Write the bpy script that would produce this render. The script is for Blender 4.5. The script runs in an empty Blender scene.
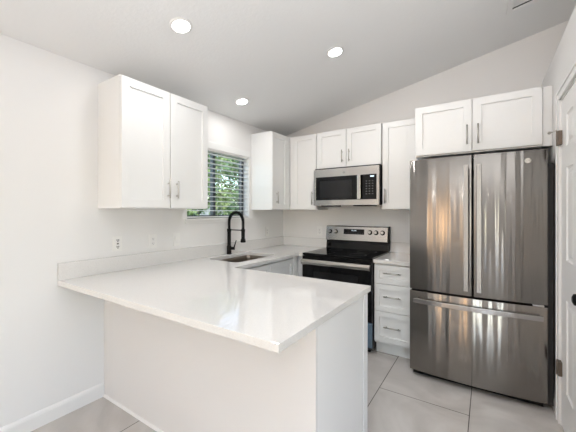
import bpy, bmesh, math, random
from mathutils import Vector, Matrix
random.seed(7)
C = bpy.context.scene.collection
PI = math.pi

# ------------------------------------------------------------------ camera
cam_d = bpy.data.cameras.new('camera')
cam = bpy.data.objects.new('camera', cam_d); C.objects.link(cam)
cam.location = (2.3886, -3.5443, 1.3646)
cam.rotation_euler = (PI/2, 0, 0.5772)
cam_d.sensor_width = 36.0
cam_d.lens = 305.8*36.0/576.0
cam_d.shift_y = -(216-211.9)/576.0
cam_d.clip_start = 0.05
bpy.context.scene.camera = cam

# ------------------------------------------------------------------ world, sun, large lights, exposure
vs = bpy.context.scene.view_settings
vs.view_transform = 'Standard'; vs.look = 'None'; vs.gamma = 1; vs.use_curve_mapping = False
vs.exposure = 0.08
w = bpy.data.worlds.new('sky'); bpy.context.scene.world = w; w.use_nodes = True
nt = w.node_tree; nt.nodes.clear()
sky = nt.nodes.new('ShaderNodeTexSky'); sky.sky_type = 'NISHITA'; sky.sun_disc = False
sky.sun_elevation = math.radians(48); sky.sun_rotation = math.radians(150)
bg = nt.nodes.new('ShaderNodeBackground'); bg.inputs['Strength'].default_value = 0.8
wo = nt.nodes.new('ShaderNodeOutputWorld')
nt.links.new(sky.outputs[0], bg.inputs[0]); nt.links.new(bg.outputs[0], wo.inputs[0])

sd = bpy.data.lights.new('sun', 'SUN'); sd.energy = 4; sd.angle = math.radians(1.0); sd.color = (1, .95, .86)
so = bpy.data.objects.new('sun', sd); C.objects.link(so)
so.rotation_euler = (math.radians(38), 0, math.radians(14))

def area(name, loc, rot, sx, sy, power, col=(1, 1, 1)):
    d = bpy.data.lights.new(name, 'AREA'); d.shape = 'RECTANGLE'; d.size = sx; d.size_y = sy
    d.energy = power; d.color = col
    o = bpy.data.objects.new(name, d); C.objects.link(o); o.location = loc; o.rotation_euler = rot
    return o
# daylight through the glazed openings of the living room behind the camera
area('daylight_glazed_door', (2.725, -8.06, 1.1), (PI/2, 0, 0), .5, 2.1, 8, (.97, .98, 1.0))
area('daylight_left_window', (-.06, -6.65, 1.25), (PI/2, 0, -PI/2), .6, 2.0, 18, (.97, .98, 1.0))
area('daylight_rear_window', (4.85, -8.06, 1.25), (PI/2, 0, 0), 1.6, 1.9, 4.5, (.97, .98, 1.0))
area('daylight_side_window', (6.06, -4.6, 1.45), (PI/2, 0, PI/2), 2.2, 1.5, 5, (.94, .97, 1.0))

# unseen fill aimed up behind the camera, added to brighten the vault
area('ceiling_bounce_fill', (2.7, -3.9, 1.70), (PI, 0, 0), 1.2, 1.2, 72, (.965, .982, 1))

# ------------------------------------------------------------------ material helpers
def mat(name, col, rough=.5, metal=0, bump=None, spec=None, coat=0, emit=None, estr=0, aniso=None):
    m = bpy.data.materials.new(name); m.use_nodes = True
    n = m.node_tree.nodes; L = m.node_tree.links; b = n['Principled BSDF']
    b.inputs['Base Color'].default_value = (*col, 1)
    b.inputs['Roughness'].default_value = rough; b.inputs['Metallic'].default_value = metal
    if spec is not None: b.inputs['Specular IOR Level'].default_value = spec
    if coat: b.inputs['Coat Weight'].default_value = coat; b.inputs['Coat Roughness'].default_value = .05
    if emit: b.inputs['Emission Color'].default_value = (*emit, 1); b.inputs['Emission Strength'].default_value = estr
    if bump:
        sc, st, dist = bump
        tc = n.new('ShaderNodeTexCoord'); nz = n.new('ShaderNodeTexNoise'); nz.inputs['Scale'].default_value = sc
        nz.inputs['Detail'].default_value = 4
        bp = n.new('ShaderNodeBump'); bp.inputs['Strength'].default_value = st; bp.inputs['Distance'].default_value = dist
        L.new(tc.outputs['Object'], nz.inputs['Vector']); L.new(nz.outputs[0], bp.inputs['Height'])
        L.new(bp.outputs[0], b.inputs['Normal'])
    return m
def tint(m, scale, c0, c1, lo=.35, hi=.65, mapscale=(1, 1, 1), detail=4):
    n = m.node_tree.nodes; L = m.node_tree.links; b = n['Principled BSDF']
    tc = n.new('ShaderNodeTexCoord'); mp = n.new('ShaderNodeMapping'); mp.inputs['Scale'].default_value = mapscale
    nz = n.new('ShaderNodeTexNoise'); nz.inputs['Scale'].default_value = scale; nz.inputs['Detail'].default_value = detail
    cr = n.new('ShaderNodeValToRGB'); cr.color_ramp.elements[0].position = lo; cr.color_ramp.elements[1].position = hi
    cr.color_ramp.elements[0].color = (*c0, 1); cr.color_ramp.elements[1].color = (*c1, 1)
    L.new(tc.outputs['Object'], mp.inputs[0]); L.new(mp.outputs[0], nz.inputs['Vector'])
    L.new(nz.outputs[0], cr.inputs[0]); L.new(cr.outputs[0], b.inputs['Base Color'])
    return m

M = {}
M['wall'] = mat('wall_paint', (.82, .808, .80), .6, bump=(160, .12, .002))
M['ceil'] = mat('ceiling_paint', (.84, .84, .835), .8, bump=(45, .35, .004))
M['trim'] = mat('trim_paint', (.83, .82, .81), .35)
M['cab'] = mat('cabinet_white', (.83, .83, .825), .33)
M['cabin'] = mat('cabinet_interior', (.70, .66, .60), .6)
M['panel'] = mat('peninsula_panel', (.78, .77, .765), .45)
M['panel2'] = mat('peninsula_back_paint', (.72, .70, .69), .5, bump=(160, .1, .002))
M['nickel'] = mat('brushed_nickel', (.55, .53, .50), .32, 1)
M['quartz'] = tint(mat('quartz', (.8, .79, .77), .035, spec=.9), 220, (.69, .67, .652), (.75, .732, .715), .32, .5)
M['blackglass'] = mat('black_glass', (.004, .004, .0045), .05, spec=.28)
M['ovenwin'] = mat('oven_window_glass', (.012, .012, .013), .07, spec=.35)
M['black'] = mat('matte_black', (.005, .005, .0055), .45, spec=.15)
M['darkcase'] = mat('charcoal_case', (.018, .018, .02), .55)
M['plate'] = mat('outlet_plate', (.86, .85, .83), .3)
M['slot'] = mat('outlet_slot', (.03, .03, .03), .5)
M['blind'] = mat('blind_white', (.84, .84, .83), .4)
M['vinyl'] = mat('bronze_window_frame', (.045, .05, .055), .4)
M['brass'] = mat('aged_hinge', (.17, .135, .11), .42, .9)
M['caulk'] = mat('caulk', (.72, .68, .64), .6)
M['lens'] = mat('lamp_lens', (1, 1, 1), .4, emit=(1, .97, .92), estr=14)
M['lit'] = mat('display_digits', (.5, .6, .7), .4, emit=(.75, .9, 1), estr=1.2)
M['ink'] = mat('panel_marks', (.16, .16, .165), .5)
M['film'] = mat('blue_film', (.13, .20, .27), .15, .3)
M['leaf'] = tint(mat('leaf', (.1, .2, .04), .45), 3.0, (.05, .10, .025), (.42, .50, .20), .35, .65)
M['leaf2'] = tint(mat('leaf_dark', (.05, .12, .03), .45), 3.0, (.03, .07, .025), (.20, .29, .11), .35, .65)
M['bark'] = mat('bark', (.10, .075, .055), .9, bump=(30, .6, .01))
M['soil'] = tint(mat('lawn', (.1, .15, .05), .95), 9, (.07, .10, .03), (.16, .20, .08))
M['fence'] = tint(mat('fence_boards', (.45, .42, .38), .8), 6, (.36, .34, .31), (.52, .50, .46), mapscale=(1, 1, .1))
M['roof'] = mat('wall_outside', (.6, .58, .55), .8)

def steel(name, col, rough, streak_axis='z', wav=.25, an=.75, rot=None):
    m = mat(name, col, rough, 1); n = m.node_tree.nodes; L = m.node_tree.links; b = n['Principled BSDF']
    b.inputs['Anisotropic'].default_value = an
    tg = n.new('ShaderNodeTangent'); tg.direction_type = 'RADIAL'; tg.axis = 'Z'
    L.new(tg.outputs[0], b.inputs['Tangent'])
    b.inputs['Anisotropic Rotation'].default_value = .25 if rot is None and streak_axis == 'x' else (rot or 0.0)
    tc = n.new('ShaderNodeTexCoord'); mp = n.new('ShaderNodeMapping')
    mp.inputs['Scale'].default_value = (1, 1, .03) if streak_axis == 'z' else (.05, .05, 1)
    nz = n.new('ShaderNodeTexNoise'); nz.inputs['Scale'].default_value = 7.5; nz.inputs['Detail'].default_value = 2
    bp = n.new('ShaderNodeBump'); bp.inputs['Strength'].default_value = wav; bp.inputs['Distance'].default_value = .02
    L.new(tc.outputs['Object'], mp.inputs[0]); L.new(mp.outputs[0], nz.inputs['Vector'])
    L.new(nz.outputs[0], bp.inputs['Height']); L.new(bp.outputs[0], b.inputs['Normal'])
    return m
M['steel'] = steel('brushed_stainless', (.255, .24, .225),   .17, 'z', .8, 1.0, .25)
M['steel2'] = steel('light_stainless', (.50, .485, .465), .20, 'x', .08, .5)
M['steel3'] = steel('handle_stainless', (.40, .39, .38), .22, 'z', .05, .6, .25)
M['sink'] = mat('sink_steel', (.27, .235, .20), .3, 1)

# window glass: mostly see-through with a fresnel reflection
g = bpy.data.materials.new('window_glass'); g.use_nodes = True; n = g.node_tree.nodes; L = g.node_tree.links; n.clear()
tr = n.new('ShaderNodeBsdfTransparent'); tr.inputs[0].default_value = (.95, .97, .96, 1)
gl = n.new('ShaderNodeBsdfGlossy'); gl.inputs['Roughness'].default_value = .02
lw = n.new('ShaderNodeLayerWeight'); lw.inputs[0].default_value = .5
fr = n.new('ShaderNodeMath'); fr.operation = 'POWER'; fr.inputs[1].default_value = 4.0; L.new(lw.outputs['Facing'], fr.inputs[0])
mx = n.new('ShaderNodeMixShader'); ou = n.new('ShaderNodeOutputMaterial')
L.new(fr.outputs[0], mx.inputs[0]); L.new(tr.outputs[0], mx.inputs[1]); L.new(gl.outputs[0], mx.inputs[2]); L.new(mx.outputs[0], ou.inputs[0])
M['glass'] = g

# floor: large porcelain tiles in half bond, glossy, with soft veins and dark grout
f = bpy.data.materials.new('porcelain_tile'); f.use_nodes = True; n = f.node_tree.nodes; L = f.node_tree.links; b = n['Principled BSDF']
tc = n.new('ShaderNodeTexCoord'); sp = n.new('ShaderNodeSeparateXYZ'); cb = n.new('ShaderNodeCombineXYZ')
L.new(tc.outputs['Object'], sp.inputs[0])
ax = n.new('ShaderNodeMath'); ax.inputs[1].default_value = 1.165+.6+12.0
ay = n.new('ShaderNodeMath'); ay.inputs[1].default_value = -.483+.602*20
L.new(sp.outputs['Y'], ax.inputs[0]); L.new(sp.outputs['X'], ay.inputs[0]); L.new(ax.outputs[0], cb.inputs['X']); L.new(ay.outputs[0], cb.inputs['Y'])
bt = n.new('ShaderNodeTexBrick'); bt.offset = .5; bt.inputs['Scale'].default_value = 1
bt.inputs['Brick Width'].default_value = 1.2; bt.inputs['Row Height'].default_value = .602; bt.inputs['Mortar Size'].default_value = .0028
bt.inputs['Color1'].default_value = (.56, .53, .505, 1); bt.inputs['Color2'].default_value = (.61, .58, .555, 1); bt.inputs['Mortar'].default_value = (.10, .09, .08, 1)
L.new(cb.outputs[0], bt.inputs['Vector'])
nz = n.new('ShaderNodeTexNoise'); nz.inputs['Scale'].default_value = 2.2; nz.inputs['Detail'].default_value = 7; nz.inputs['Distortion'].default_value = 1.5
cr = n.new('ShaderNodeValToRGB'); cr.color_ramp.elements[0].position = .3; cr.color_ramp.elements[1].position = .7
cr.color_ramp.elements[0].color = (.84, .83, .82, 1); cr.color_ramp.elements[1].color = (1.08, 1.08, 1.08, 1)
ml = n.new('ShaderNodeMix'); ml.data_type = 'RGBA'; ml.blend_type = 'MULTIPLY'; ml.inputs[0].default_value = 1
L.new(tc.outputs['Object'], nz.inputs['Vector']); L.new(nz.outputs[0], cr.inputs[0])
L.new(bt.outputs['Color'], ml.inputs[6]); L.new(cr.outputs[0], ml.inputs[7]); L.new(ml.outputs[2], b.inputs['Base Color'])
mr = n.new('ShaderNodeMapRange'); mr.inputs[3].default_value = .07; mr.inputs[4].default_value = .8
L.new(bt.outputs['Fac'], mr.inputs[0]); L.new(mr.outputs[0], b.inputs['Roughness'])
bp = n.new('ShaderNodeBump'); bp.invert = True; bp.inputs['Strength'].default_value = .5; bp.inputs['Distance'].default_value = .002
L.new(bt.outputs['Fac'], bp.inputs['Height']); L.new(bp.outputs[0], b.inputs['Normal'])
M['floor'] = f

# ------------------------------------------------------------------ geometry helpers
class MB:
    def __init__(s): s.v = []; s.f = []; s.sm = []
    def add(s, vs, fs, smooth=False):
        o = len(s.v); s.v += [tuple(v) for v in vs]; s.f += [[i+o for i in q] for q in fs]; s.sm += [smooth]*len(fs); return s
    def box(s, x0, x1, y0, y1, z0, z1):
        x0, x1 = sorted((x0, x1)); y0, y1 = sorted((y0, y1)); z0, z1 = sorted((z0, z1))
        return s.add([(x0,y0,z0),(x1,y0,z0),(x1,y1,z0),(x0,y1,z0),(x0,y0,z1),(x1,y0,z1),(x1,y1,z1),(x0,y1,z1)],
                     [(0,3,2,1),(4,5,6,7),(0,1,5,4),(1,2,6,5),(2,3,7,6),(3,0,4,7)])
    def tube(s, pts, r, k=12, cap=True):
        pts = [Vector(p) for p in pts]; n_ = len(pts); vs = []
        rr = r if isinstance(r, (list, tuple)) else [r]*n_
        t0 = (pts[1]-pts[0]).normalized(); up = Vector((0, 0, 1)) if abs(t0.z) < .9 else Vector((1, 0, 0))
        nrm = (up - t0*up.dot(t0)).normalized()
        for i, p in enumerate(pts):
            t = (pts[min(i+1, n_-1)]-pts[max(i-1, 0)]).normalized()
            nrm = (nrm - t*nrm.dot(t)).normalized(); bn = t.cross(nrm)
            for j in range(k):
                a = 2*PI*j/k; vs.append(p+(nrm*math.cos(a)+bn*math.sin(a))*rr[i])
        fs = [(i*k+j, i*k+(j+1) % k, (i+1)*k+(j+1) % k, (i+1)*k+j) for i in range(n_-1) for j in range(k)]
        s.add(vs, fs, True)
        if cap:
            s.add(vs[:k], [tuple(reversed(range(k)))]); s.add(vs[-k:], [tuple(range(k))])
        return s
    def lathe(s, c, axis, prof, k=28):
        # prof: (radius, distance along axis)
        c = Vector(c); a = Vector(axis).normalized(); u = a.orthogonal().normalized(); v = a.cross(u); vs = []
        for r, h in prof:
            for j in range(k):
                t = 2*PI*j/k; vs.append(c+a*h+(u*math.cos(t)+v*math.sin(t))*r)
        n_ = len(prof)
        fs = [(i*k+j, i*k+(j+1) % k, (i+1)*k+(j+1) % k, (i+1)*k+j) for i in range(n_-1) for j in range(k)]
        s.add(vs, fs, False)
        s.add(vs[:k], [tuple(reversed(range(k)))]); s.add(vs[-k:], [tuple(range(k))]); return s
    def prism(s, poly, axis, a0, a1):
        # poly: 2D points in the two other axes, extruded on axis
        def P(p, a): q = list(p); q.insert(axis, a); return tuple(q)
        k = len(poly); vs = [P(p, a0) for p in poly]+[P(p, a1) for p in poly]
        return s.add(vs, [tuple(range(k)), tuple(reversed(range(k, 2*k)))]+[(i, i+k, (i+1) % k+k, (i+1) % k) for i in range(k)])
    def slab(s, O, U, N, wd, h, t, panels, rings):
        # a door slab: O lower corner of its BACK plane, U width direction, N outward; panels (u0,u1,z0,z1); rings (inset, depth)
        O, U, N, Z = Vector(O), Vector(U), Vector(N), Vector((0, 0, 1))
        P = lambda u, z, d: O+U*u+Z*z+N*d
        e = .0015
        s.add([P(0,0,0),P(wd,0,0),P(wd,h,0),P(0,h,0),P(0,0,t-e),P(wd,0,t-e),P(wd,h,t-e),P(0,h,t-e),P(e,e,t),P(wd-e,e,t),P(wd-e,h-e,t),P(e,h-e,t)],
              [(0,3,2,1)]+[(i,(i+1)%4,(i+1)%4+4,i+4) for i in range(4)]+[(i+4,(i+1)%4+4,(i+1)%4+8,i+8) for i in range(4)])
        us = sorted({e, wd-e} | {p[0] for p in panels} | {p[1] for p in panels}); zs = sorted({e, h-e} | {p[2] for p in panels} | {p[3] for p in panels})
        for i in range(len(us)-1):
            for j in range(len(zs)-1):
                cu, cz = (us[i]+us[i+1])/2, (zs[j]+zs[j+1])/2
                if any(p[0] < cu < p[1] and p[2] < cz < p[3] for p in panels): continue
                s.add([P(us[i],zs[j],t),P(us[i+1],zs[j],t),P(us[i+1],zs[j+1],t),P(us[i],zs[j+1],t)], [(0,1,2,3)])
        for (u0, u1, z0, z1) in panels:
            prev = (0, 0)
            R = lambda i, d: [P(u0+i,z0+i,t-d),P(u1-i,z0+i,t-d),P(u1-i,z1-i,t-d),P(u0+i,z1-i,t-d)]
            for ins, dep in rings:
                a, b_ = R(*prev), R(ins, dep)
                s.add(a+b_, [(k,(k+1)%4,(k+1)%4+4,k+4) for k in range(4)]); prev = (ins, dep)
            s.add(R(*prev), [(0,1,2,3)])
        return s
    def build(s, name, m, parent=None, bevel=0, seg=2, fixn=True):
        root = parent
        while root is not None and root.parent is not None: root = root.parent
        off = Vector(root.location) if root is not None else Vector((0, 0, 0))
        me = bpy.data.meshes.new(name)
        me.from_pydata([tuple(Vector(v)-off) for v in s.v], [], s.f)
        for p, sm in zip(me.polygons, s.sm): p.use_smooth = sm
        if fixn:
            bm = bmesh.new(); bm.from_mesh(me); bmesh.ops.remove_doubles(bm, verts=bm.verts, dist=1e-5)
            bmesh.ops.recalc_face_normals(bm, faces=bm.faces); bm.to_mesh(me); bm.free()
        for mm in (m if isinstance(m, list) else [m]): me.materials.append(mm)
        o = bpy.data.objects.new(name, me); C.objects.link(o); o.parent = parent
        if bevel:
            b = o.modifiers.new('bevel', 'BEVEL'); b.width = bevel; b.segments = seg; b.limit_method = 'ANGLE'; b.angle_limit = math.radians(40)
        return o
def tag(o, label=None, cat=None, group=None, kind=None):
    for k, v in (('label', label), ('category', cat), ('group', group), ('kind', kind)):
        if v: o[k] = v
    return o
def thing(name, loc, label, cat, group=None):
    o = bpy.data.objects.new(name, None); C.objects.link(o); o.location = loc; o.empty_display_size = .1
    return tag(o, label, cat, group)
def struct(name, mb, m, parent=None, label=None, bevel=0):
    o = mb.build(name, m, parent, bevel)
    if parent is None: tag(o, label, None, None, 'structure')
    return o
def copy_tree(o, parent=None):
    c = o.copy(); C.objects.link(c); c.parent = parent
    for ch in list(o.children): copy_tree(ch, c)
    return c

# ------------------------------------------------------------------ structure
CZ = lambda x: 2.412+.205*x
XR, YF, XE = 2.785, -8.0, 6.0
WY0, WY1, WZ0, WZ1 = -1.634, -.735, 1.300, 2.035     # kitchen window opening
struct('floor', MB().box(-.14, XE+.14, YF-.14, .14, -.08, 0), M['floor'])
struct('ceiling', MB().prism([(-.16, CZ(-.16)), (XE+.14, CZ(XE+.14)), (XE+.14, CZ(XE+.14)+.1), (-.16, CZ(-.16)+.1)], 1, YF-.14, .14), M['ceil'])
wl = MB()
for y0, y1, z0, z1 in ((YF-.14, -6.95, 0, 2.41), (-6.35, WY0, 0, 2.41), (-6.95, -6.35, 0, .25), (-6.95, -6.35, 2.25, 2.41), (WY1, .14, 0, 2.41), (WY0, WY1, 0, WZ0), (WY0, WY1, WZ1, 2.41)):
    wl.box(-.14, 0, y0, y1, z0, z1)
struct('wall_left', wl, M['wall'])
struct('wall_back', MB().prism([(0, 0), (XE+.14, 0), (XE+.14, CZ(XE+.14)), (0, CZ(0))], 1, 0, .14), M['wall'])
# closet wall beside the fridge: a flat-topped partition that stops below the vault
DY0, DY1, DZ = -.945, -1.705, 2.085
wr = MB()
for y0, y1, z0, z1 in ((DY0, 0, 0, 2.47), (-2.10, DY1, 0, 2.47), (DY1, DY0, DZ, 2.47)): wr.box(XR, XR+.115, y0, y1, z0, z1)
wr.box(XR+.115, 4.2, -2.10, -1.985, 0, 2.47).box(4.085, 4.2, -1.985, 0, 0, 2.47).box(XR+.115, 4.085, -1.985, 0, 2.42, 2.47)
struct('wall_right', wr, M['wall'])
# living-room walls behind the camera with their glazed openings
wf = MB()
for x0, x1, z0, z1 in ((-.14, 2.45, 0, 2.25), (3.0, 4.05, 0, 2.25), (2.45, 3.0, 2.15, 2.25), (4.05, 5.65, 0, .30), (4.05, 5.65, 2.20, 2.25), (5.65, XE+.14, 0, 2.25)):
    if z1 > z0: wf.box(x0, x1, YF-.14, YF, z0, z1)
wf.prism([(-.14, 2.25), (XE+.14, 2.25), (XE+.14, CZ(XE+.14)), (-.14, CZ(-.14))], 1, YF-.14, YF)
struct('wall_front', wf, M['wall'])
we = MB()
for y0, y1, z0, z1 in ((YF, -5.7, 0, 3.62), (-3.5, 0, 0, 3.62), (-5.7, -3.5, 0, .7), (-5.7, -3.5, 2.2, 3.62)): we.box(XE, XE+.14, y0, y1, z0, z1)
struct('wall_far_right', we, M['wall'])

def window(name, axis, at, a0, a1, z0, z1, fw, m, mull, depth=.05, casing=True):
    # axis 0: plane x = at (opening runs along y); axis 1: plane y = at
    r = thing(name, (at, (a0+a1)/2, z0) if axis == 0 else ((a0+a1)/2, at, z0), None, None); r['kind'] = 'structure'
    def bx(mb, p0, p1, q0, q1, d0, d1):
        return mb.box(at+d0, at+d1, p0, p1, q0, q1) if axis == 0 else mb.box(p0, p1, at+d0, at+d1, q0, q1)
    fr_ = MB(); bx(fr_, a0, a0+fw, z0, z1, 0, depth); bx(fr_, a1-fw, a1, z0, z1, 0, depth)
    bx(fr_, a0+fw, a1-fw, z0, z0+fw, 0, depth); bx(fr_, a0+fw, a1-fw, z1-fw, z1, 0, depth)
    for mu in mull: bx(fr_, mu-fw*.55, mu+fw*.55, z0+fw, z1-fw, 0, depth)
    fr_.build('window_frame', m, r, .002)
    p = MB(); bx(p, a0+fw*.5, a1-fw*.5, z0+fw*.5, z1-fw*.5, depth*.45, depth*.45+.005); p.build('pane', M['glass'], r)
    return r
window('window_1', 0, -.135, WY0, WY1, WZ0, WZ1, .03, M['vinyl'], [-1.205])
window('window_2', 1, YF-.10, 2.45, 3.0, 0, 2.15, .045, M['trim'], [])
window('window_5', 0, -.10, -6.95, -6.35, .25, 2.25, .04, M['trim'], [])
window('window_3', 1, YF-.10, 4.05, 5.65, .30, 2.20, .05, M['trim'], [4.85])
window('window_4', 0, XE+.05, -5.7, -3.5, .7, 2.2, .05, M['trim'], [-4.6])

# sill and jamb liner of the kitchen window, baseboards, peninsula shoe, door casing
struct('trim_1', MB().box(-.085, .022, WY0-.03, WY1+.03, WZ0-.022, WZ0).box(0, .012, WY0-.02, WY1+.02, WZ0-.05, WZ0-.022), M['trim'], bevel=.003)
def base_poly(mb, axis, at, sgn, a0, a1):
    pr = [(0, 0), (.014, 0), (.014, .078), (.010, .092), (.004, .100), (0, .100)]
    pts = [(at+sgn*d, z) for d, z in pr]
    mb.prism(pts, axis, a0, a1)
bbl = MB(); base_poly(bbl, 1, 0, 1, YF, -2.387); struct('baseboard_left', bbl, M['trim'])
bbr = MB(); base_poly(bbr, 1, XR, -1, -.885, 0); base_poly(bbr, 1, XR, -1, -2.10, -1.765); struct('baseboard_right', bbr, M['trim'])
bbf = MB(); base_poly(bbf, 0, YF, 1, 0, 2.44); base_poly(bbf, 0, YF, 1, 3.01, XE); struct('baseboard_front', bbf, M['trim'])
cs = MB()
def casing(y0, y1, z0, z1):
    cs.box(XR-.012, XR, y0, y1, z0, z1)
cs.box(XR-.012, XR, -.885, DY0, 0, DZ).box(XR-.018, XR-.012, -.885, -.903, 0, DZ+.058)
cs.box(XR-.012, XR, DY1-.06, DY1, 0, DZ).box(XR-.018, XR-.012, DY1-.06, DY1-.042, 0, DZ+.058)
cs.box(XR-.012, XR, DY1-.06, -.885, DZ, DZ+.058).box(XR-.018, XR-.012, DY1-.042, -.903, DZ+.040, DZ+.058)
cs.box(XR, XR+.115, DY0-.012, DY0, 0, DZ).box(XR, XR+.115, DY1, DY1+.012, 0, DZ).box(XR, XR+.115, DY1, DY0, DZ-.012, DZ)
struct('trim_2', cs, M['trim'], bevel=.0015)
# closet door: six raised panels
dr = thing('door_1', (XR, DY0-.38, .012), None, None); dr['kind'] = 'structure'
dw, dh = .730, 2.055
cols = [(.140, .315), (.415, .590)]; rows = [(.26, .82), (1.06, 1.62), (1.75, 1.94)]
MB().slab((XR+.036, DY0-.015, .012), (0, -1, 0), (-1, 0, 0), dw, dh, .035, [(a, b_, c, d) for a, b_ in cols for c, d in rows],
          [(.006, .007), (.016, .009), (.022, .009), (.040, .003)]).build('door_panel', M['trim'], dr)
for hz in (.37, 1.835):
    h = MB().box(XR-.020, XR+.0, DY0-.048, DY0+.004, hz-.044, hz+.044).tube([(XR-.020, DY0-.012, hz-.047), (XR-.020, DY0-.012, hz+.047)], .006)
    h.build('hinge', M['brass'], dr, .001)
MB().tube([(XR-.022, DY0-.012, 1.885), (XR-.045, DY0+.035, 1.888), (XR-.052, DY0+.05, 1.889)], .0045).lathe((XR-.048, DY0+.045, 1.8885), (-.3, .9, 0), [(.009, 0), (.010, .006), (.008, .013)], 14).build('door_stop', M['nickel'], dr)
kb = MB().lathe((XR, -1.635, .958), (-1, 0, 0), [(.032, 0), (.032, .006), (.024, .011), (.011, .014), (.010, .032), (.022, .038), (.028, .048), (.026, .060), (.014, .066)])
kb.build('door_knob', M['black'], dr)

# ------------------------------------------------------------------ cabinets
T = .019                      # door thickness
RINGS = [(.0012, .011), (.003, .0115)]
def shaker(O, U, N, wd, h, parent, name='door', rail=.058):
    return MB().slab(O, U, N, wd, h, T, [(rail, wd-rail, rail, h-rail)], RINGS).build(name, M['cab'], parent)
def pull(p0, p1, N, parent):
    # bar pull: p0,p1 ends of the bar ON the door face; N outward
    p0, p1, N = Vector(p0), Vector(p1), Vector(N); d = (p1-p0).normalized()
    mb = MB().tube([p0+N*.030, p1+N*.030], .0058, 12)
    for q in (p0+d*.022, p1-d*.022): mb.tube([q, q+N*.030], .0045, 10)
    return mb.build('handle', M['nickel'], parent)
def carcass(name, x0, x1, y0, y1, z0, z1, label, cat='cabinet', group=None, wood=True):
    r = thing(name, ((x0+x1)/2, (y0+y1)/2, z0), label, cat, group)
    MB().box(x0, x1, y0, y1, z0, z1).build('body', M['cab'], r, .0012)
    return r
g_ = .0022
ZB, ZT = 1.390, 2.301
XN, YN = (1, 0, 0), (0, -1, 0)
# A: left wall cabinet over the peninsula, doors face +x
c = carcass('wall_cabinet', .0, .296, -2.4267, -1.660, ZB, ZT, 'white double-door upper cabinet left of the window, above the peninsula end')
for y0, y1, hy in ((-2.4267, -2.045, -2.066), (-2.042, -1.660, -1.990)):
    d = shaker((.2965, y0+g_, ZB+.006), (0, 1, 0), XN, y1-y0-2*g_, ZT-ZB-.012, c)
    pull((.3155, hy, 1.470), (.3155, hy, 1.608), XN, d)
# B: corner upper on the left wall beside the window
c = carcass('wall_cabinet', .0, .296, -.692, -.004, ZB, ZT, 'narrow white upper cabinet right of the window, plain side towards it')
d = shaker((.2965, -.690, ZB+.006), (0, 1, 0), XN, .320, ZT-ZB-.012, c); pull((.3155, -.612, 1.462), (.3155, -.612, 1.60), XN, d)
MB().box(.2965, .3145, -.366, -.318, ZB+.004, ZT-.002).build('filler', M['cab'], c, .001)
# C: back wall upper left of the microwave
c = carcass('wall_cabinet', .298, .690, -.296, -.001, ZB, ZT, 'white single-door upper cabinet in the corner, left of the microwave')
d = shaker((.362, -.2965, ZB+.006), (1, 0, 0), YN, .320, ZT-ZB-.012, c); pull((.640, -.3155, 1.450), (.640, -.3155, 1.605), YN, d)
MB().box(.318, .360, -.3140, -.2965, ZB+.004, ZT-.002).build('filler', M['cab'], c, .001)
# D: over the microwave
c = carcass('wall_cabinet', .698, 1.456, -.296, -.001, 1.868, ZT, 'short white double-door upper cabinet directly above the microwave')
for x0, x1, hx in ((.698, 1.062, 1.021), (1.065, 1.456, 1.104)):
    d = shaker((x0+g_, -.2965, 1.871), (1, 0, 0), YN, x1-x0-2*g_, ZT-1.868-.006, c); pull((hx, -.3155, 1.925), (hx, -.3155, 2.062), YN, d)
# E: between microwave and fridge
c = carcass('wall_cabinet', 1.464, 1.855, -.296, -.001, ZB, ZT, 'white single-door upper cabinet between the microwave and the fridge')
d = shaker((1.468, -.2965, ZB+.006), (1, 0, 0), YN, .385, ZT-ZB-.012, c); pull((1.500, -.3155, 1.455), (1.500, -.3155, 1.605), YN, d)
# F: deep cabinet over the fridge
c = carcass('wall_cabinet', 1.8585, 2.726, -.672, -.001, 1.842, 2.274, 'deep white double-door cabinet directly above the fridge')
for x0, x1, hx in ((1.8585, 2.287, 2.254), (2.290, 2.726, 2.329)):
    d = shaker((x0+g_, -.6725, 1.853), (1, 0, 0), YN, x1-x0-2*g_, .418, c); pull((hx, -.6915, 1.905), (hx, -.6915, 2.060), YN, d)
MB().box(2.728, 2.783, -.668, -.650, 1.842, 2.274).build('filler', M['cab'], c, .001)

# base cabinets -----------------------------------------------------
KZ, BZ, CT, CB = .110, .874, .910, .877      # kick, top of boxes, counter top, counter underside
def toe(mb_args, parent): MB().box(*mb_args).build('toe_kick', M['cab'], parent)
c = thing('drawer_base_cabinet', (1.665, -.3, 0), 'white three-drawer base cabinet between the range and the fridge', 'cabinet')
MB().box(1.476, 1.838, -.603, -.022, KZ, BZ).build('body', M['cab'], c, .001)
toe((1.476, 1.838, -.548, -.022, 0, KZ), c)
for z0, z1, hz in ((.683, .862, .787), (.421, .679, .567), (.130, .417, .281)):
    d = shaker((1.478, -.6035, z0), (1, 0, 0), YN, .359, z1-z0, c, 'drawer', .050); pull((1.573, -.6225, hz), (1.727, -.6225, hz), YN, d)
c = thing('sink_base_cabinet', (.3, -1.13, 0), 'white base cabinet under the sink, facing the range aisle', 'cabinet')
MB().box(.022, .042, -1.70, -.66, KZ, BZ).box(.042, .602, -1.70, -1.682, KZ, BZ).box(.042, .602, -.678, -.66, KZ, BZ).box(.042, .602, -1.682, -.678, KZ, KZ+.018).box(.584, .602, -1.682, -.678, .84, BZ).build('body', M['cab'], c, .001)
toe((.022, .547, -1.70, -.66, 0, KZ), c)
for y0, y1 in ((-1.56, -1.143), (-1.14, -.722)):
    d = shaker((.6025, y0+g_, KZ+.012), (0, 1, 0), XN, y1-y0-2*g_, .735, c, rail=.052); pull((.6215, y1-.036, .555), (.6215, y1-.036, .695), XN, d)
MB().box(.6025, .6205, -.718, -.662, KZ+.012, BZ-.004).build('filler', M['cab'], c, .001)
c = thing('corner_base_cabinet', (.35, -.33, 0), 'white corner base cabinet left of the range', 'cabinet')
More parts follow.
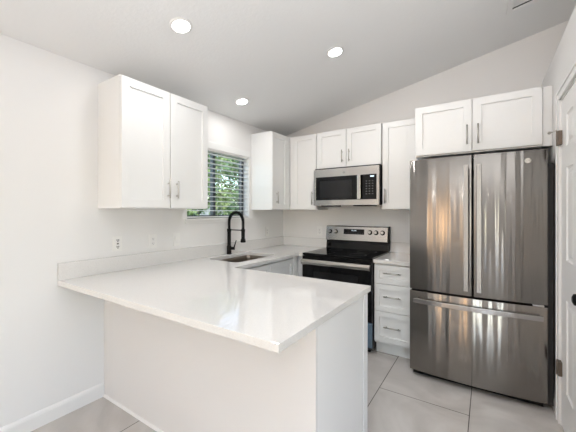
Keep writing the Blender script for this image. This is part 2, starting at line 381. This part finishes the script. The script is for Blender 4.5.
MB().box(.022, .602, -.656, -.022, KZ, BZ).box(.602, .690, -.600, -.022, KZ, BZ).build('body', M['cab'], c, .001)
toe((.022, .690, -.548, -.022, 0, KZ), c)
MB().box(.624, .690, -.619, -.601, KZ+.004, BZ-.002).build('filler', M['cab'], c, .001)
# peninsula base
c = thing('peninsula_base', (.9, -2.05, 0), 'white panelled peninsula base carrying the long quartz overhang', 'cabinet')
MB().box(.003, 1.755, -2.365, -1.735, KZ, BZ).build('body', M['cab'], c)
toe((.003, 1.755, -2.365, -1.79, 0, KZ), c)
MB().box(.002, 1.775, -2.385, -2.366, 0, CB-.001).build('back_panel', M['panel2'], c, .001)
MB().box(1.757, 1.775, -2.3655, -1.725, 0, CB-.001).build('end_panel', M['panel'], c, .001)
MB().box(1.7755, 1.781, -1.790, -1.725, 0, CB-.002).build('corner_strip', M['panel'], c, .0015)
q = MB(); q.prism([(-2.385, 0), (-2.398, 0), (-2.397, .006), (-2.393, .011), (-2.385, .014)], 0, .015, 1.777); q.build('shoe_moulding', M['trim'], c)
for x0, x1 in ((.66, 1.02), (1.025, 1.385), (1.39, 1.75)):
    d = shaker((x1, -1.7345, KZ+.012), (-1, 0, 0), (0, 1, 0), x1-x0, .735, c); pull((x1-.04, -1.7155, .70), (x1-.04, -1.7155, .56), (0, 1, 0), d)

# ------------------------------------------------------------------ countertops
SX0, SX1, SY0, SY1 = .115, .515, -1.495, -.885        # sink cut-out
ct = thing('countertop', (.9, -1.7, CB), 'glossy white quartz countertop wrapping the sink wall and the peninsula', 'countertop')
def counter_mesh():
    bm = bmesh.new()
    outer = [(.002, -2.680), (1.7884, -2.680), (1.7884, -1.687), (.643, -1.687), (.643, -.643), (.6955, -.643), (.6955, -.002), (.002, -.002)]
    r = .05; inner = []
    for cx, cy, a0 in ((SX1-r, SY0+r, -90), (SX1-r, SY1-r, 0), (SX0+r, SY1-r, 90), (SX0+r, SY0+r, 180)):
        for k in range(7):
            a = math.radians(a0+15*k); inner.append((cx+r*math.cos(a), cy+r*math.sin(a)))
    es = []
    for loop in (outer, inner):
        vs_ = [bm.verts.new((x, y, CB)) for x, y in loop]
        es += [bm.edges.new((vs_[i], vs_[(i+1) % len(vs_)])) for i in range(len(vs_))]
    res = bmesh.ops.triangle_fill(bm, edges=es, use_beauty=True)
    fs = [q_ for q_ in bm.faces]
    ex = bmesh.ops.extrude_face_region(bm, geom=fs)
    bmesh.ops.translate(bm, verts=[v for v in ex['geom'] if isinstance(v, bmesh.types.BMVert)], vec=(0, 0, CT-CB))
    bmesh.ops.recalc_face_normals(bm, faces=bm.faces)
    off = Vector(ct.location)
    for v in bm.verts: v.co -= off
    me = bpy.data.meshes.new('counter_slab'); bm.to_mesh(me); bm.free(); me.materials.append(M['quartz'])
    o = bpy.data.objects.new('counter_slab', me); C.objects.link(o); o.parent = ct
    b = o.modifiers.new('bevel', 'BEVEL'); b.width = .0018; b.segments = 2; b.limit_method = 'ANGLE'; b.angle_limit = math.radians(50)
counter_mesh()
MB().box(.0015, .020, -2.680, -.021, CT+.0003, 1.024).build('backsplash', M['quartz'], ct, .0012)
MB().box(.0015, .6955, -.020, -.0015, CT+.0003, 1.024).build('backsplash', M['quartz'], ct, .0012)
ct2 = thing('countertop', (1.665, -.33, CB), 'small white quartz counter piece between the range and the fridge', 'countertop')
MB().box(1.4735, 1.8400, -.643, -.002, CB, CT).build('counter_slab', M['quartz'], ct2, .0018)
MB().box(1.4735, 1.8400, -.020, -.0015, CT+.0003, 1.024).build('backsplash', M['quartz'], ct2, .0012)

# sink: undermount basin with a flange and a drain
sk = thing('sink', ((SX0+SX1)/2, (SY0+SY1)/2, CB-.20), 'stainless undermount sink basin set in the quartz below the window', 'sink')
def ring(x0, x1, y0, y1, r, z, k=6):
    out = []
    for cx, cy, a0 in ((x1-r, y0+r, -90), (x1-r, y1-r, 0), (x0+r, y1-r, 90), (x0+r, y0+r, 180)):
        for j in range(k+1):
            a = math.radians(a0+90*j/k); out.append((cx+r*math.cos(a), cy+r*math.sin(a), z))
    return out
mb = MB(); rs = []
for e, r, z in ((.025, .07, CB-.0015), (-.001, .05, CB-.0015), (-.003, .048, CB-.03), (-.006, .045, CB-.185), (-.02, .04, CB-.199), (-.06, .03, CB-.203)):
    rs.append(ring(SX0-e, SX1+e, SY0-e, SY1+e, r, z))
k = len(rs[0]); vs_ = [p for r in rs for p in r]
mb.add(vs_, [(i*k+j, i*k+(j+1) % k, (i+1)*k+(j+1) % k, (i+1)*k+j) for i in range(len(rs)-1) for j in range(k)], True)
mb.add(rs[-1], [tuple(range(k))])
o = mb.build('basin', M['sink'], sk)
so_ = o.modifiers.new('thick', 'SOLIDIFY'); so_.thickness = .0012; so_.offset = -1
MB().lathe((.315, -1.19, CB-.2025), (0, 0, 1), [(.045, 0), (.045, .002), (.036, .003), (.030, .0012), (.006, .001)]).build('drain', M['nickel'], sk)

# faucet
FX, FY = .058, -1.127
fa = thing('faucet', (FX, FY, CT), 'matte black spring pull-down faucet standing behind the sink', 'faucet')
MB().lathe((FX, FY, CT), (0, 0, 1), [(.027, 0), (.027, .006), (.024, .010), (.024, .085), (.021, .090), (.0195, .098), (.0195, .235), (.021, .24), (.021, .262), (.0165, .27)]).build('body', M['black'], fa, .0008)
path = []
R_ = .099
for zz in (.255, .29, .32, .345): path.append((FX, FY, CT+zz))
for a in range(0, 181, 8):
    t = math.radians(180-a); path.append((FX+R_+R_*math.cos(t), FY, CT+.345+R_*1.06*math.sin(t)))
for zz in (.32, .30, .27): path.append((FX+2*R_, FY, CT+zz))
MB().tube(path, .0105, 12).build('hose', M['black'], fa)
# spring coil wound round the hose
def along(path, step):
    pts = [Vector(p) for p in path]; out = []; s_ = 0
    for i in range(len(pts)-1):
        d = pts[i+1]-pts[i]; l = d.length; n_ = max(1, int(l/step))
        for j in range(n_): out.append((pts[i]+d*j/n_, d.normalized()))
    return out
al = along(path, .0009); coil = []; ang = 0
for p, t in al:
    bn = Vector((0, 1, 0)); nn = t.cross(bn).normalized(); ang += .0009/.0085*2*PI*1.0
    coil.append(p+(nn*math.cos(ang)+bn*math.sin(ang))*.0142)
MB().tube(coil, .0032, 5).build('spring', M['black'], fa)
HX = FX+2*R_
MB().lathe((HX, FY, CT+.285), (0, 0, -1), [(.012, 0), (.016, .01), (.019, .03), (.019, .105), (.025, .120), (.0275, .140), (.0275, .147), (.019, .150)]).build('spray_head', M['black'], fa)
MB().tube([(FX, FY, CT+.262), (HX, FY, CT+.262)], .0055).lathe((HX, FY, CT+.25), (0, 0, 1), [(.0215, 0), (.0215, .024)], 20).lathe((FX, FY, CT+.252), (0, 0, 1), [(.0235, 0), (.0235, .02)], 20).build('support_arm', M['black'], fa)
hd = Vector((.80, .60, 0)).normalized()
hb = Vector((FX, FY, CT+.062))
MB().tube([hb+hd*.018, hb+hd*.060], .0165, 16).tube([hb+hd*.050, hb+hd*.058+Vector((0, 0, .03)), hb+hd*.075+Vector((0, 0, .085))], [.008, .0065, .005], 10).build('lever', M['black'], fa)

# ------------------------------------------------------------------ range
rg = thing('range', (1.083, -.35, 0), 'stainless and black electric range with knobs on its backguard', 'range')
RX0, RX1 = .700, 1.4705
MB().box(RX0+.004, RX1-.004, -.640, -.015, .03, .895).build('body', M['darkcase'], rg, .002)
MB().box(RX0, RX1, -.662, -.065, .897, .921).build('cooktop', M['blackglass'], rg, .004, 3)
for bx_, by_, br in ((.89, -.50, .105), (1.27, -.50, .085), (.90, -.22, .075), (1.27, -.22, .105)):
    k = 48; vs_ = [(bx_+r*math.cos(2*PI*j/k), by_+r*math.sin(2*PI*j/k), .9214) for r in (br, br-.0025) for j in range(k)]
    MB().add(vs_, [(j, (j+1) % k, (j+1) % k+k, j+k) for j in range(k)]).build('burner_ring', M['ink'], rg, fixn=False)
MB().box(RX0+.002, RX1-.002, -.668, -.641, .305, .890).build('oven_door', M['blackglass'], rg, .003)
MB().box(.835, 1.335, -.6692, -.6682, .44, .735).build('oven_window', M['ovenwin'], rg)
hm = MB().prism([(-.700, .800), (-.712, .808), (-.716, .832), (-.710, .856), (-.700, .862), (-.694, .856), (-.694, .806)], 0, RX0+.014, RX1-.010)
hm.build('door_handle', M['steel2'], rg, .002)
MB().box(RX0+.004, RX0+.030, -.706, -.668, .808, .852).build('handle_bracket', M['black'], rg, .003)
MB().box(RX1-.030, RX1-.004, -.706, -.668, .808, .852).build('handle_bracket', M['black'], rg, .003)
MB().box(RX0+.002, RX1-.002, -.668, -.641, .062, .296).build('storage_drawer', M['film'], rg, .003)
for fx, fy in ((RX0+.05, -.60), (RX1-.05, -.60), (RX0+.05, -.08), (RX1-.05, -.08)):
    MB().lathe((fx, fy, 0), (0, 0, 1), [(.018, 0), (.018, .008), (.009, .010), (.009, .031)], 16).build('foot', M['black'], rg)
# backguard: black riser, slanted stainless panel
BG = MB().prism([(-.012, .921), (-.085, .921), (-.078, .985), (-.070, 1.018), (-.012, 1.018)], 0, RX0+.006, RX1-.002)
BG.build('backguard_riser', M['blackglass'], rg, .002)
MB().prism([(-.012, 1.019), (-.088, 1.019), (-.092, 1.026), (-.068, 1.188), (-.058, 1.196), (-.012, 1.196)], 0, RX0+.002, RX1-.010).build('backguard', M['steel2'], rg, .003)
MB().prism([(-.010, 1.012), (-.086, 1.012), (-.088, 1.026), (-.064, 1.190), (-.054, 1.198), (-.010, 1.198)], 0, RX1-.010, RX1+.002).build('end_cap', M['black'], rg, .002)
fy = lambda z: -.092+(z-1.026)*(.024/.162)    # slanted face
nb = Vector((0, -1, .148)).normalized()
def on_face(x, z, d=0): return Vector((x, fy(z), z))+nb*d
dp = MB(); dp.add([on_face(.935, 1.098, .0015), on_face(1.190, 1.098, .0015), on_face(1.190, 1.160, .0015), on_face(.935, 1.160, .0015),
                   on_face(.935, 1.098, -.002), on_face(1.190, 1.098, -.002), on_face(1.190, 1.160, -.002), on_face(.935, 1.160, -.002)],
                  [(0,1,2,3),(4,5,6,7),(0,1,5,4),(1,2,6,5),(2,3,7,6),(3,0,4,7)])
disp = dp.build('display', M['blackglass'], rg)
def marks(spots, fn, parent, m, name='digit_segment'):
    for x, z, w_, h_ in spots:
        mb = MB(); mb.add([fn(x-w_/2, z-h_/2), fn(x+w_/2, z-h_/2), fn(x+w_/2, z+h_/2), fn(x-w_/2, z+h_/2)], [(0,1,2,3)])
        mb.build(name, m, parent, fixn=False)
# unreadable clock segments and touch dots
sp_ = []
for dx in (-.024, -.010, .010, .024):
    sp_ += [(1.062+dx, 1.147, .008, .0018), (1.062+dx, 1.138, .008, .0018), (1.062+dx+.004, 1.1425, .0018, .009)]
marks(sp_, lambda x, z: on_face(x, z, .0020), disp, M['lit'])
marks([(.965+.030*i, 1.113, .010, .003) for i in range(8)], lambda x, z: on_face(x, z, .0020), disp, M['ink'], 'touch_mark')
for kx in (.757, .833, 1.258, 1.328, 1.402):
    kn = MB().lathe(on_face(kx, 1.126), nb, [(.027, 0), (.027, .004), (.0225, .006), (.0215, .010)], 28).build('knob', M['black'], rg)
    MB().lathe(on_face(kx, 1.126, .010), nb, [(.0190, 0), (.0185, .016), (.0165, .019)], 28).add([on_face(kx-.003, 1.126, .0292)+Vector((0,0,-.014)), on_face(kx+.003, 1.126, .0292)+Vector((0,0,-.014)), on_face(kx+.003, 1.126, .0292)+Vector((0,0,.014)), on_face(kx-.003, 1.126, .0292)+Vector((0,0,.014))], [(0,1,2,3)]).build('knob_cap', M['steel2'], kn)

# ------------------------------------------------------------------ microwave
mw = thing('microwave', (1.077, -.2, 1.430), 'stainless over-the-range microwave with a black window, hanging below the short cabinet', 'microwave')
MX0, MX1 = .699, 1.4535
MB().box(MX0+.003, MX1-.002, -.372, -.003, 1.445, 1.864).build('body', M['darkcase'], mw, .002)
MB().box(MX0+.06, MX0+.22, -.33, -.12, 1.428, 1.4455).build('vent_grille', M['black'], mw, .002)
MB().box(MX1-.30, MX1-.10, -.33, -.12, 1.428, 1.4455).build('vent_grille', M['black'], mw, .002)
FYM = -.402
mb = MB()   # door face: steel bands around the glass
mb.box(MX0, MX1, FYM, -.373, 1.760, 1.848).box(MX0, MX1, FYM, -.373, 1.437, 1.497).box(MX0, .728, FYM, -.373, 1.497, 1.760).box(1.432, MX1, FYM, -.373, 1.497, 1.760)
mb.build('front_frame', M['steel2'], mw, .0015)
MB().box(.7282, 1.236, FYM+.002, -.373, 1.4972, 1.7598).build('door_window', M['blackglass'], mw)
MB().box(.775, 1.165, FYM+.0012, FYM+.0018, 1.520, 1.715).build('window_screen', M['ovenwin'], mw)
MB().box(1.2362, 1.4318, FYM+.002, -.373, 1.4972, 1.7598).build('control_panel', M['blackglass'], mw)
MB().tube([(1.2535, FYM, 1.52), (1.2535, FYM-.022, 1.52)], .007).tube([(1.2535, FYM, 1.735), (1.2535, FYM-.022, 1.735)], .007).box(1.235, 1.272, FYM-.034, FYM-.020, 1.500, 1.757).build('door_handle', M['steel2'], mw, .004)
marks([(1.385, 1.738, .040, .012)], lambda x, z: Vector((x, FYM+.0008, z)), mw, M['lit'], 'clock_display')
sp_ = [(1.325+.033*i, 1.690-.027*j, .014, .006) for i in range(3) for j in range(6)]
marks(sp_, lambda x, z: Vector((x, FYM+.0008, z)), mw, M['ink'], 'button_mark')

def monogram(cx, y, cz, r, parent):
    # round appliance monogram: ring with the two script letters
    mb = MB().lathe((cx, y, cz), (0, -1, 0), [(r, 0), (r, .0018), (r*.98, .002)], 28)
    bd = mb.build('badge', M['nickel'], parent)
    k = 32; vs_ = [(cx+q_*math.cos(2*PI*j/k), y-.0024, cz+q_*math.sin(2*PI*j/k)) for q_ in (r*.92, r*.80) for j in range(k)]
    mk = MB().add(vs_, [(j, (j+1) % k, (j+1) % k+k, j+k) for j in range(k)])
    cu = bpy.data.curves.new('badge_letters', 'FONT'); cu.body = 'GE'; cu.size = r*1.05; cu.align_x = 'CENTER'; cu.align_y = 'CENTER'; cu.shear = .4
    tmp = bpy.data.objects.new('tmp_text', cu); me = tmp.to_mesh()
    mk.add([(cx+v.co.x, y-.0026, cz+v.co.y) for v in me.vertices], [tuple(p.vertices) for p in me.polygons])
    tmp.to_mesh_clear(); bpy.data.objects.remove(tmp)
    mk.build('badge_letters', M['slot'], bd, fixn=False)
monogram(1.075, FYM, 1.804, .016, mw)

# ------------------------------------------------------------------ refrigerator
rf = thing('refrigerator', (2.298, -.42, 0), 'large stainless french-door refrigerator with bottom freezer drawer', 'refrigerator')
FX0, FX1, FC = 1.844, 2.7375, 2.2985
MB().box(FX0+.008, 2.774, -.790, -.03, .03, 1.700).box(FX0+.03, FX1-.03, -.79, -.06, 1.700, 1.785).build('case', M['darkcase'], rf, .003)
MB().box(FX0+.02, FX1-.02, -.800, -.77, .012, .052).build('toe_grille', M['black'], rf, .003)
def face_y(x): return -.838-.028*(1-((x-FC)/.44)**2)
def curved_door(x0, x1, z0, z1, name):
    n_ = 28; r = .007
    xs = [x0]+[x0+r*(1-math.cos(a)) for a in (.5, 1.0, PI/2)]
    front = []
    # rounded left edge, arc, rounded right edge
    for a in (0, .4, .8, 1.2, PI/2): front.append((x0+r-r*math.cos(a), face_y(x0+r)+r-r*math.sin(a)))
    for i in range(1, n_): x = x0+r+(x1-x0-2*r)*i/n_; front.append((x, face_y(x)))
    for a in (PI/2, 1.2, .8, .4, 0): front.append((x1-r+r*math.cos(a), face_y(x1-r)+r-r*math.sin(a)))
    poly = [(x0, -.792)]+front+[(x1, -.792)]
    k = len(poly); vs_ = [(x, y, z0) for x, y in poly]+[(x, y, z1) for x, y in poly]
    mb = MB().add(vs_, [tuple(range(k)), tuple(reversed(range(k, 2*k)))])
    mb.add(vs_, [(i, (i+1) % k, (i+1) % k+k, i+k) for i in range(k)], True)
    o = mb.build(name, M['steel'], rf)
    for p in o.data.polygons: p.use_smooth = abs(p.normal.z) < .5 and p.normal.y < -.05
    b = o.modifiers.new('bevel', 'BEVEL'); b.width = .003; b.segments = 2; b.limit_method = 'ANGLE'; b.angle_limit = math.radians(50)
    return o
dl = curved_door(FX0, 2.2935, .727, 1.794, 'door')
drr = curved_door(2.3015, FX1, .727, 1.794, 'door')
fz = curved_door(FX0, FX1, .055, .712, 'freezer_drawer')
def bar_handle(x, par):
    y = face_y(x)
    mb = MB().box(x-.0165, x+.0165, y-.060, y-.046, .772, 1.715)
    mb.box(x-.010, x+.010, y-.047, y+.002, .800, .840).box(x-.010, x+.010, y-.047, y+.002, 1.650, 1.690)
    mb.build('handle', M['steel3'], par, .004, 3)
bar_handle(2.256, dl); bar_handle(2.339, drr)
mb = MB(); n_ = 24; hx0, hx1 = 1.885, 2.705; vs_ = []
for i in range(n_+1):
    x = hx0+(hx1-hx0)*i/n_; y = face_y(x)
    vs_ += [(x, y-.060, .628), (x, y-.060, .664), (x, y-.046, .664), (x, y-.046, .628)]
fs = [(i*4+j, i*4+(j+1) % 4, (i+1)*4+(j+1) % 4, (i+1)*4+j) for i in range(n_) for j in range(4)]+[(0, 1, 2, 3), tuple(n_*4+j for j in (3, 2, 1, 0))]
mb.add(vs_, fs)
for x in (1.93, 2.66): mb.box(x-.02, x+.02, face_y(x)-.047, face_y(x)+.002, .636, .656)
mb.build('handle', M['steel3'], fz, .003, 2)
MB().box(2.655, 2.715, -.85, -.80, .714, .7245).build('hinge_cover', M['nickel'], rf, .002)
monogram(2.626, face_y(2.626)-.0005, 1.722, .019, drr)

# ------------------------------------------------------------------ window blind
bl = thing('window_blind', (-.035, (WY0+WY1)/2, WZ1), 'white horizontal slat blind with open slats hanging in the kitchen window', 'blind')
MB().box(-.068, -.006, WY0+.004, WY1-.004, WZ1-.040, WZ1-.002).build('headrail', M['blind'], bl, .002)
MB().box(-.004, .010, WY0-.012, WY1+.012, WZ1-.022, WZ1+.052).build('valance', M['blind'], bl, .004)
z = WZ1-.065; first = None; k = 0
while z > WZ0+.045:
    if first is None:
        mb = MB(); pts = [(-.066+.0058*i, .003*math.sin(PI*i/10)) for i in range(11)]
        tp = [(x, WZ1-.065+dz+.002) for x, dz in pts]+[(x, WZ1-.065+dz-.002) for x, dz in reversed(pts)]
        mb.prism(tp, 1, WY0+.006, WY1-.006); first = mb.build('slat', M['blind'], bl)
        first_z = z
    else:
        o = first.copy(); C.objects.link(o); o.parent = bl; o.location = (0, 0, z-first_z)
    z -= .0495
MB().box(-.066, -.008, WY0+.006, WY1-.006, WZ0+.006, WZ0+.020).build('bottom_rail', M['blind'], bl, .003)
for y in (-1.50, -1.18, -.87):
    MB().tube([(-.0655, y, WZ0+.012), (-.0655, y, WZ1-.04)], .0009, 5).tube([(-.0085, y, WZ0+.012), (-.0085, y, WZ1-.04)], .0009, 5).build('ladder_cord', M['blind'], bl)

# ------------------------------------------------------------------ outlets and switches
def wall_plate(pos, N, U, label, cat, kind):
    pos, N, U = Vector(pos), Vector(N), Vector(U); Z = Vector((0, 0, 1))
    r = thing('wall_outlet' if kind != 'switch' else 'light_switch', pos, label, cat)
    def bx(u0, u1, z0, z1, d0, d1):
        mb = MB(); vs_ = [pos+U*u+Z*z_+N*d for d in (d0, d1) for u, z_ in ((u0, z0), (u1, z0), (u1, z1), (u0, z1))]
        return mb.add(vs_, [(0,1,2,3),(4,5,6,7),(0,1,5,4),(1,2,6,5),(2,3,7,6),(3,0,4,7)])
    bx(-.036, .036, -.058, .058, .0005, .006).build('cover_plate', M['plate'], r, .002)
    bx(-.017, .017, -.034, .034, .006, .008).build('receptacle' if kind != 'switch' else 'rocker', M['trim'], r, .001)
    def dot(u, z_, w_, h_):
        mk = MB().add([pos+U*(u-w_/2)+Z*(z_-h_/2)+N*.0084, pos+U*(u+w_/2)+Z*(z_-h_/2)+N*.0084, pos+U*(u+w_/2)+Z*(z_+h_/2)+N*.0084, pos+U*(u-w_/2)+Z*(z_+h_/2)+N*.0084], [(0,1,2,3)]); mk.build('slot', M['slot'], r, fixn=False)
    if kind == 'gfci':
        for z_ in (.025, -.025): dot(-.0065, z_+.003, .006, .012); dot(.0065, z_+.003, .006, .011); dot(0, z_-.008, .008, .007)
        dot(0, 0, .015, .010)
    elif kind == 'outlet':
        for z_ in (.019, -.019): dot(-.006, z_, .0022, .009); dot(.006, z_, .0022, .007); dot(0, z_-.009, .004, .004)
    else:
        bx(-.0155, .0155, 0, .030, .008, .0105).build('toggle', M['plate'], r, .001)
wall_plate((0, -2.287, 1.120), (1, 0, 0), (0, 1, 0), 'white outlet with dark slots low on the left wall, nearest of the row', 'outlet', 'gfci')
wall_plate((0, -1.990, 1.117), (1, 0, 0), (0, 1, 0), 'white duplex outlet above the splash, middle of the left wall row', 'outlet', 'outlet')
wall_plate((0, -1.752, 1.112), (1, 0, 0), (0, 1, 0), 'white rocker switch on the left wall just left of the window sill', 'switch', 'switch')
wall_plate((0, -.375, 1.112), (1, 0, 0), (0, 1, 0), 'white outlet on the window wall under the narrow corner cabinet', 'outlet', 'outlet')
wall_plate((.572, 0, 1.118), (0, -1, 0), (1, 0, 0), 'white outlet on the back wall just left of the range', 'outlet', 'outlet')

# ------------------------------------------------------------------ recessed lights and vent on the vault
th = math.atan(.205); dn = Vector((math.sin(th), 0, -math.cos(th)))   # downward normal of the slope
def downlight(x, y, label, power):
    p = Vector((x, y, CZ(x)))
    r = thing('recessed_light', p, label, 'ceiling light', 'recessed ceiling lights')
    MB().lathe(p, dn, [(.072, 0), (.072, .003), (.066, .006), (.056, .0065)], 36).build('trim_ring', M['trim'], r)
    MB().lathe(p, dn, [(.0545, .006), (.0545, .0075), (.046, .0085)], 36).build('lens', M['lens'], r)
    d = bpy.data.lights.new('downlight_glow', 'AREA'); d.shape = 'DISK'; d.size = .10; d.energy = power; d.color = (1, .988, .975)
    o = bpy.data.objects.new('downlight_glow', d); C.objects.link(o); o.parent = r
    o.location = dn*.012; o.rotation_euler = (0, -th, 0)
downlight(.738, -2.271, 'bright round recessed ceiling light nearest, above the tall left cabinet', 4.2)
downlight(1.337, -1.218, 'bright round recessed ceiling light over the aisle, in front of the fridge', 5.8)
downlight(.321, -1.218, 'small bright recessed ceiling light nearest the window', 2.7)
for x, y in ((1.4, -5.2), (3.6, -5.2), (1.4, -7.0), (3.6, -7.0), (3.4, -3.2)):  # unseen lights behind the camera, added as fill for the kitchen
    downlight(x, y, 'unseen recessed ceiling light over the living area, added for fill', 5)
vn = thing('ceiling_vent', (2.8, -.85, CZ(2.8)), 'white framed ceiling return vent high above the fridge', 'vent')
def slope_box(mb, x0, x1, y0, y1, d0, d1):
    vs_ = [Vector((x, y, CZ(x)))+dn*d for d in (d0, d1) for x, y in ((x0, y0), (x1, y0), (x1, y1), (x0, y1))]
    return mb.add(vs_, [(0,1,2,3),(4,5,6,7),(0,1,5,4),(1,2,6,5),(2,3,7,6),(3,0,4,7)])
mb = MB(); X0, X1, Y0, Y1, fw = 2.515, 3.10, -1.16, -.575, .035
slope_box(mb, X0, X0+fw, Y0, Y1, .0005, .010); slope_box(mb, X1-fw, X1, Y0, Y1, .0005, .010)
slope_box(mb, X0+fw, X1-fw, Y0, Y0+fw, .0005, .010); slope_box(mb, X0+fw, X1-fw, Y1-fw, Y1, .0005, .010)
mb.build('frame', M['trim'], vn, .002)
slope_box(MB(), X0+fw, X1-fw, Y0+fw, Y1-fw, .0004, .0012).build('backing', M['slot'], vn)
y = Y0+fw+.012
sl = MB()
while y < Y1-fw-.045:
    slope_box(sl, X0+fw, X1-fw, y, y+.019, .003, .006); y += .024
sl.build('louvers', M['trim'], vn)

# unseen glowing columns added to make the amber streaks in the fridge door
M['warm'] = mat('warm_streak_glow', (.9, .7, .5), .6, emit=(1, .68, .40), estr=8)
def glow_column(x, y, r_, h, label):
    t = thing('streak_glow_column', (x, y, 0), label, 'glow column')
    MB().lathe((x, y, 0), (0, 0, 1), [(r_*1.5, 0), (r_*1.5, .015), (r_*1.3, .022)], 28).build('base', M['black'], t)
    MB().lathe((x, y, .022), (0, 0, 1), [(r_, 0), (r_, h)], 28).build('glow_tube', M['warm'], t)
    MB().lathe((x, y, .022+h), (0, 0, 1), [(r_*1.05, 0), (r_*1.05, .012), (r_*.6, .018)], 28).build('cap', M['black'], t)
glow_column(.28, -7.55, .075, 2.15, 'taller warm glowing column, added for the wider amber streak mirrored in the fridge door')
glow_column(.80, -7.60, .045, 2.05, 'slimmer warm glowing column, added for the thin amber streak mirrored in the fridge door')

# ------------------------------------------------------------------ outside the kitchen window
struct('ground', MB().box(-14, -.145, -12, 8, -.35, -.25), M['soil'])
def leafy(name, loc, h, rad, nleaf, m, label, seed, stem=.05, squash=1.0, low=.15):
    rnd = random.Random(seed)
    r = thing(name, loc, label, 'shrub'); L0 = Vector(loc)
    st = MB().tube([L0, L0+Vector((.03, .02, h*.5)), L0+Vector((0, 0, h*.85))], [stem, stem*.7, stem*.25], 8)
    for _ in range(10):
        a = rnd.uniform(0, 2*PI); z0 = rnd.uniform(.15, .7)*h
        st.tube([L0+Vector((0, 0, z0)), L0+Vector((math.cos(a)*rad*.45, math.sin(a)*rad*.45, z0+.12*h)), L0+Vector((math.cos(a)*rad*.8, math.sin(a)*rad*.8, z0+.2*h))], [stem*.4, stem*.25, stem*.1], 6)
    st.build('stem', M['bark'], r)
    lumps = []
    for _ in range(44):
        a = rnd.uniform(0, 2*PI); q_ = rad*rnd.uniform(.15, .85)
        zz = rnd.uniform(low, .93)*h; q_ *= math.sqrt(max(.15, 1-(zz/h-.5)**2*2.2))
        lumps.append((Vector((math.cos(a)*q_, math.sin(a)*q_*squash, zz)), rad*rnd.uniform(.22, .42)))
    mb = MB()
    for _ in range(nleaf):
        c_, lr = rnd.choice(lumps)
        d = Vector((rnd.gauss(0, 1), rnd.gauss(0, 1), rnd.gauss(0, 1))).normalized()
        p = L0+c_+d*lr*rnd.uniform(.6, 1.05)
        u = (d+Vector((rnd.gauss(0, .6), rnd.gauss(0, .6), rnd.gauss(0, .6)-.3))).normalized(); v = u.orthogonal().normalized()
        v = (v*math.cos(1)+u.cross(v)*math.sin(rnd.uniform(0, 6))).normalized()
        s_ = rnd.uniform(.06, .11)
        mb.add([p, p+u*s_*.5+v*s_*.28, p+u*s_*1.1, p+u*s_*.5-v*s_*.28], [(0, 1, 2, 3)])
    mb.build('foliage', m, r, fixn=False)
SHR = (((-2.1, .10, -.25), 3.1, .60, 'leaf', 'pale green leafy shrub close outside, left in the window'),
       ((-2.1, 1.75, -.25), 3.0, .62, 'leaf2', 'dark green shrub close outside, right in the window'),
       ((-4.3, .9, -.25), 3.7, .92, 'leaf', 'light green bush behind the nearest shrubs outside the window'),
       ((-4.3, 3.4, -.25), 3.5, .92, 'leaf', 'yellow green bush further right behind the dark shrub outside'),
       ((-8.4, 3.6, -.25), 5.4, 1.25, 'leaf2', 'tall dark tree beyond the garden fence'),
       ((-8.4, 6.9, -.25), 5.8, 1.25, 'leaf', 'tall pale tree beyond the garden fence, furthest out'))
for i, (loc, h, rad, m, lab) in enumerate(SHR):
    leafy('garden_shrub' if i < 4 else 'garden_tree', loc, h, rad, 8500, M[m], lab, 11+i)
fn = thing('garden_fence', (-6.4, 2.5, -.25), 'weathered board fence beyond the garden shrubs', 'fence')
mb = MB()
for i in range(60): mb.box(-6.42, -6.40, -3.4+.2*i, -3.4+.2*i+.2, -.25, 1.65)
mb.build('boards', M['fence'], fn)
